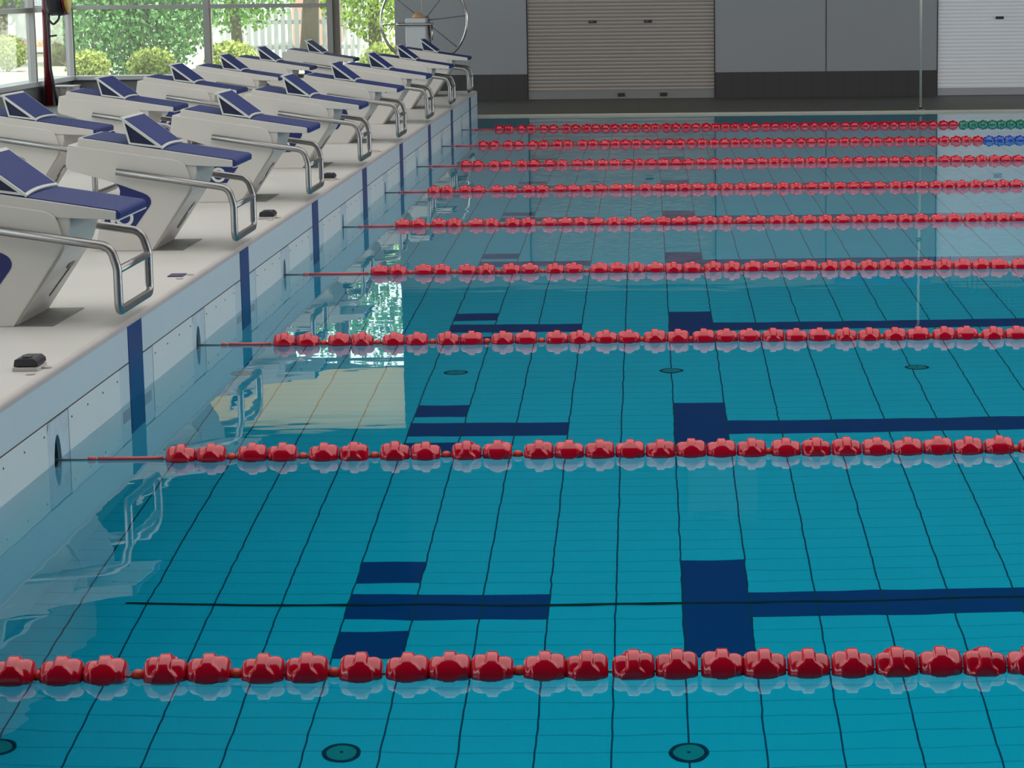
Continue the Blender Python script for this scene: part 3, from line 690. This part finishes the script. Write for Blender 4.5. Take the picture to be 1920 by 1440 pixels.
# ------------------------------------------------------------------ outside: garden beyond the windows
bm = new_bm(); box(bm, -80, 60, 33.02, 120, -.4, .0); box(bm, -80, -5.92, -40, 33.02, -.4, 0); struct('ground_outside', bm, M['ground'], 'bright pale ground outside the windows', 'ground')
def crown_mesh(name, n, rx, ry, rz, leaf, m, seed):
    rnd = random.Random(seed); verts = []; faces = []
    for i in range(n):
        u = Vector((rnd.gauss(0, 1), rnd.gauss(0, 1), rnd.gauss(0, 1))).normalized() * (rnd.random()**.45)
        c = Vector((u.x*rx, u.y*ry, u.z*rz)) + Vector((rnd.uniform(-.1, .1), rnd.uniform(-.1, .1), rnd.uniform(-.1, .1)))
        e = Euler((rnd.uniform(0, 6.3), rnd.uniform(0, 6.3), rnd.uniform(0, 6.3))).to_matrix(); s = leaf*rnd.uniform(.6, 1.3); b = len(verts)
        for q in ((-.5, 0, 0), (-.1, -.32, .06), (.5, 0, 0), (-.1, .32, .06)): verts.append(c + e @ (Vector(q)*s))
        faces.append((b, b+1, b+2, b+3))
    me = bpy.data.meshes.new(name); me.from_pydata([tuple(v) for v in verts], [], faces); me.materials.append(m); return me
CM = [crown_mesh('crown', 9000, 2.1, 1.5, 1.6, .105, M['leaf_green'], 1), crown_mesh('crown', 22000, 2.1, 1.4, 1.75, .105, M['leaf_blue'], 2), crown_mesh('crown', 3600, 1.0, .9, .75, .15, M['leaf_yellow'], 3), crown_mesh('crown', 9000, 1.3, 1.2, 1.6, .10, M['leaf_lime'], 4), crown_mesh('crown', 850, 2.0, 1.4, 1.5, .17, M['leaf_dark'], 5)]
def tree(label, x, y, zc, kind, s=1., trunk=None, group='trees outside the windows', name='garden_tree', cat='tree', sz=1.):
    t = thing(name, label, cat, (x, y, 0), group)
    o = bpy.data.objects.new('crown', CM[kind]); COL.objects.link(o); o.parent = t; o.location = (0, 0, zc); o.scale = (s, s, s*sz); o.rotation_euler = (0, 0, random.uniform(0, 6))
    if name == 'garden_tree':
        for dx, dz in ((-.6, 2.0), (.6, 2.4)):
            o2 = bpy.data.objects.new('crown', CM[4]); COL.objects.link(o2); o2.parent = t; o2.location = (dx*s, .2, zc+dz*s); o2.scale = (s*.8, s*.7, s*.8); o2.rotation_euler = (0, 0, random.uniform(0, 6))
    tr = trunk or .07
    b = new_bm(); lean = random.uniform(-.25, .25)
    tube(b, [(0, 0, 0), (lean*.3, 0, zc*.4), (lean, 0, zc)], [tr*1.25, tr, tr*.7], 10)
    for q in range(3): a = random.uniform(0, 6.3); tube(b, [(lean*.6, 0, zc*.6), (lean+math.cos(a)*.6*s, math.sin(a)*.6*s, zc+.3*s)], [tr*.5, tr*.25], 7)
    obj('trunk', b, M['bark'], t)
    return t
def px(pxl, y): return Xc + (pxl-CX)*(y*.987+.2)/F
tree('big leafy tree filling the window between corner and first mullion', px(262, 38), 38, 1.45, 1, .80, .10)
tree('dark trunked tree standing just right of the window corner', px(126, 47), 47, 2.9, 0, 1.0, .19)
tree('green tree just right of the grey window mullion', px(455, 42.2), 42.2, 1.95, 0, .80, .09)
tree('pale trunked tree left of the brown window post', px(585, 46.5), 46.5, 2.75, 0, .9, .15)
tree('yellowish green tree behind the steel hoop, right of the brown post', px(712, 40), 40, 1.9, 3, .85, .10)
tree('tall tree at the left edge seen through the side windows', px(8, 53), 53, 2.6, 0, 1.0, .12)
for i, (p, y, s, lab) in enumerate(((172, 35.6, .32, 'yellow green shrub low behind the first window pane'), (292, 35.3, .36, 'yellow green shrub low in the middle of the first pane'),
        (440, 37.4, .42, 'yellow shrub just right of the grey mullion'), (728, 35.6, .40, 'green shrub directly behind the left side of the steel hoop'), (20, 44, .4, 'low yellow shrub outside the left side window'))):
    tree(lab, px(p, y), y, .34, 2, s, .03, 'shrubs outside the windows', 'garden_shrub', 'shrub')
# picket fences
def fence(label, x0, x1, y, h):
    t = thing('picket_fence', label, 'fence', (x0, y, 0), 'white fences outside'); n = min(60, int((x1-x0)/.13))
    for q in range(n):
        xx = q*.13
        bm = new_bm(); prism(bm, [(xx, 0), (xx+.085, 0), (xx+.085, h-.07), (xx+.0425, h), (xx, h-.07)], -.012, .012); obj('picket', bm, M['fence'], t)
    bm = new_bm(); box(bm, 0, n*.13, .012, .04, h*.25, h*.25+.08); box(bm, 0, n*.13, .012, .04, h*.7, h*.7+.08); obj('rail', bm, M['fence'], t)
fence('white picket fence beyond the trees right of the grey mullion', px(405, 47), px(735, 47), 47, 1.05)
fence('white picket fence behind the shrubs left of the mullion', px(100, 50), px(200, 50), 50, .55)
# brick house and car
t = thing('brick_house', 'red brick house far behind the left windows', 'house', (px(118, 62)-5, 62, 0))
bm = new_bm(); box(bm, -5, 5, 0, 6, 0, 3.2); obj('wall', bm, M['brick'], t)
bm = new_bm(); prism(bm, [(-5.4, 3.2), (5.4, 3.2), (0, 5.4)], -.3, 6.3); obj('roof', bm, M['clad'], t)
for x in (-3.2, -.6, 2.2):
    bm = new_bm(); box(bm, x, x+1.3, -.03, 0, .9, 2.2); w = obj('window', bm, M['fence'], t); bm = new_bm(); box(bm, x+.08, x+1.22, -.04, -.03, .98, 2.12); obj('window_pane', bm, M['carglass'], w)
t = thing('house_wall', 'brick gable wall glimpsed left of the brown window post', 'house', (px(575, 60), 60, 0))
bm = new_bm(); box(bm, -.25, .5, 0, 4, 0, 3.4); obj('wall', bm, M['brick'], t); bm = new_bm(); prism(bm, [(-.4, 3.4), (.65, 3.4), (.12, 4.2)], -.2, 4.2); obj('roof', bm, M['clad'], t)
t = thing('car', 'white car parked outside, left of the red post', 'car', (px(66, 56), 56, 0))
bm = new_bm(); prism(bm, [(-1.9, .3), (1.9, .3), (1.95, .62), (1.55, .82), (.95, .88), (.45, 1.32), (-1.0, 1.36), (-1.7, .92), (-1.95, .85)], -.8, .8); obj('body', bm, M['car'], t, bevel=.05)
bm = new_bm(); prism(bm, [(.78, .93), (.38, 1.26), (-.95, 1.30), (-1.5, .95)], -.815, -.80); obj('side_window', bm, M['carglass'], t)
for x in (-1.2, 1.2):
    bm = new_bm(); lathe(bm, [(.31, -.85), (.31, -.66)], 20, axis='Y', c=(x, 0, .31)); obj('wheel', bm, M['tyre'], t)

# ------------------------------------------------------------------ light
W = bpy.data.worlds.new('overcast_sky'); S.world = W; W.use_nodes = True
bg = W.node_tree.nodes['Background']; bg.inputs[0].default_value = (.86, .93, 1, 1); bg.inputs[1].default_value = 2.6
sun = bpy.data.lights.new('sun', 'SUN'); sun.energy = 9.; sun.angle = .02; sun.color = (1, .95, .84)
so = bpy.data.objects.new('sun', sun); COL.objects.link(so)
so.rotation_euler = Vector((-.22, .30, -1.0)).normalized().to_track_quat('-Z', 'Y').to_euler()
def area(name, loc, sx, sy, power, col=(1, .98, .95), target=None):
    l = bpy.data.lights.new(name, 'AREA'); l.shape = 'RECTANGLE'; l.size = sx; l.size_y = sy; l.energy = power; l.color = col
    o = bpy.data.objects.new(name, l); COL.objects.link(o); o.location = loc
    if target is not None: o.rotation_euler = (Vector(target)-Vector(loc)).to_track_quat('-Z', 'Y').to_euler()
    return o
area('overhead_fill', (4.0, 9.2, 7.1), 17, 12.2, 880)  # unseen overhead light, added to light the hall and the pool floor
area('overhead_fill', (4.0, 19.5, 7.1), 17, 5, 400)  # second added overhead light, brightens the sides of the far blocks
area('right_fill', (30, 15, 3.6), 26, 5.5, 1900, (.96, .98, 1), (0, 15, 1.0))  # fill light added from the right for the block fronts; no window there

# ------------------------------------------------------------------ view
S.view_settings.view_transform = 'Standard'; S.view_settings.look = 'None'; S.view_settings.gamma = 1; S.view_settings.use_curve_mapping = False
S.view_settings.exposure = .22
cy = S.cycles
cy.use_denoising = True; cy.max_bounces = 12; cy.diffuse_bounces = 4; cy.glossy_bounces = 5; cy.transmission_bounces = 10; cy.transparent_max_bounces = 12; cy.volume_bounces = 0
cy.caustics_refractive = True; cy.caustics_reflective = True; cy.sample_clamp_indirect = 8; cy.blur_glossy = .5
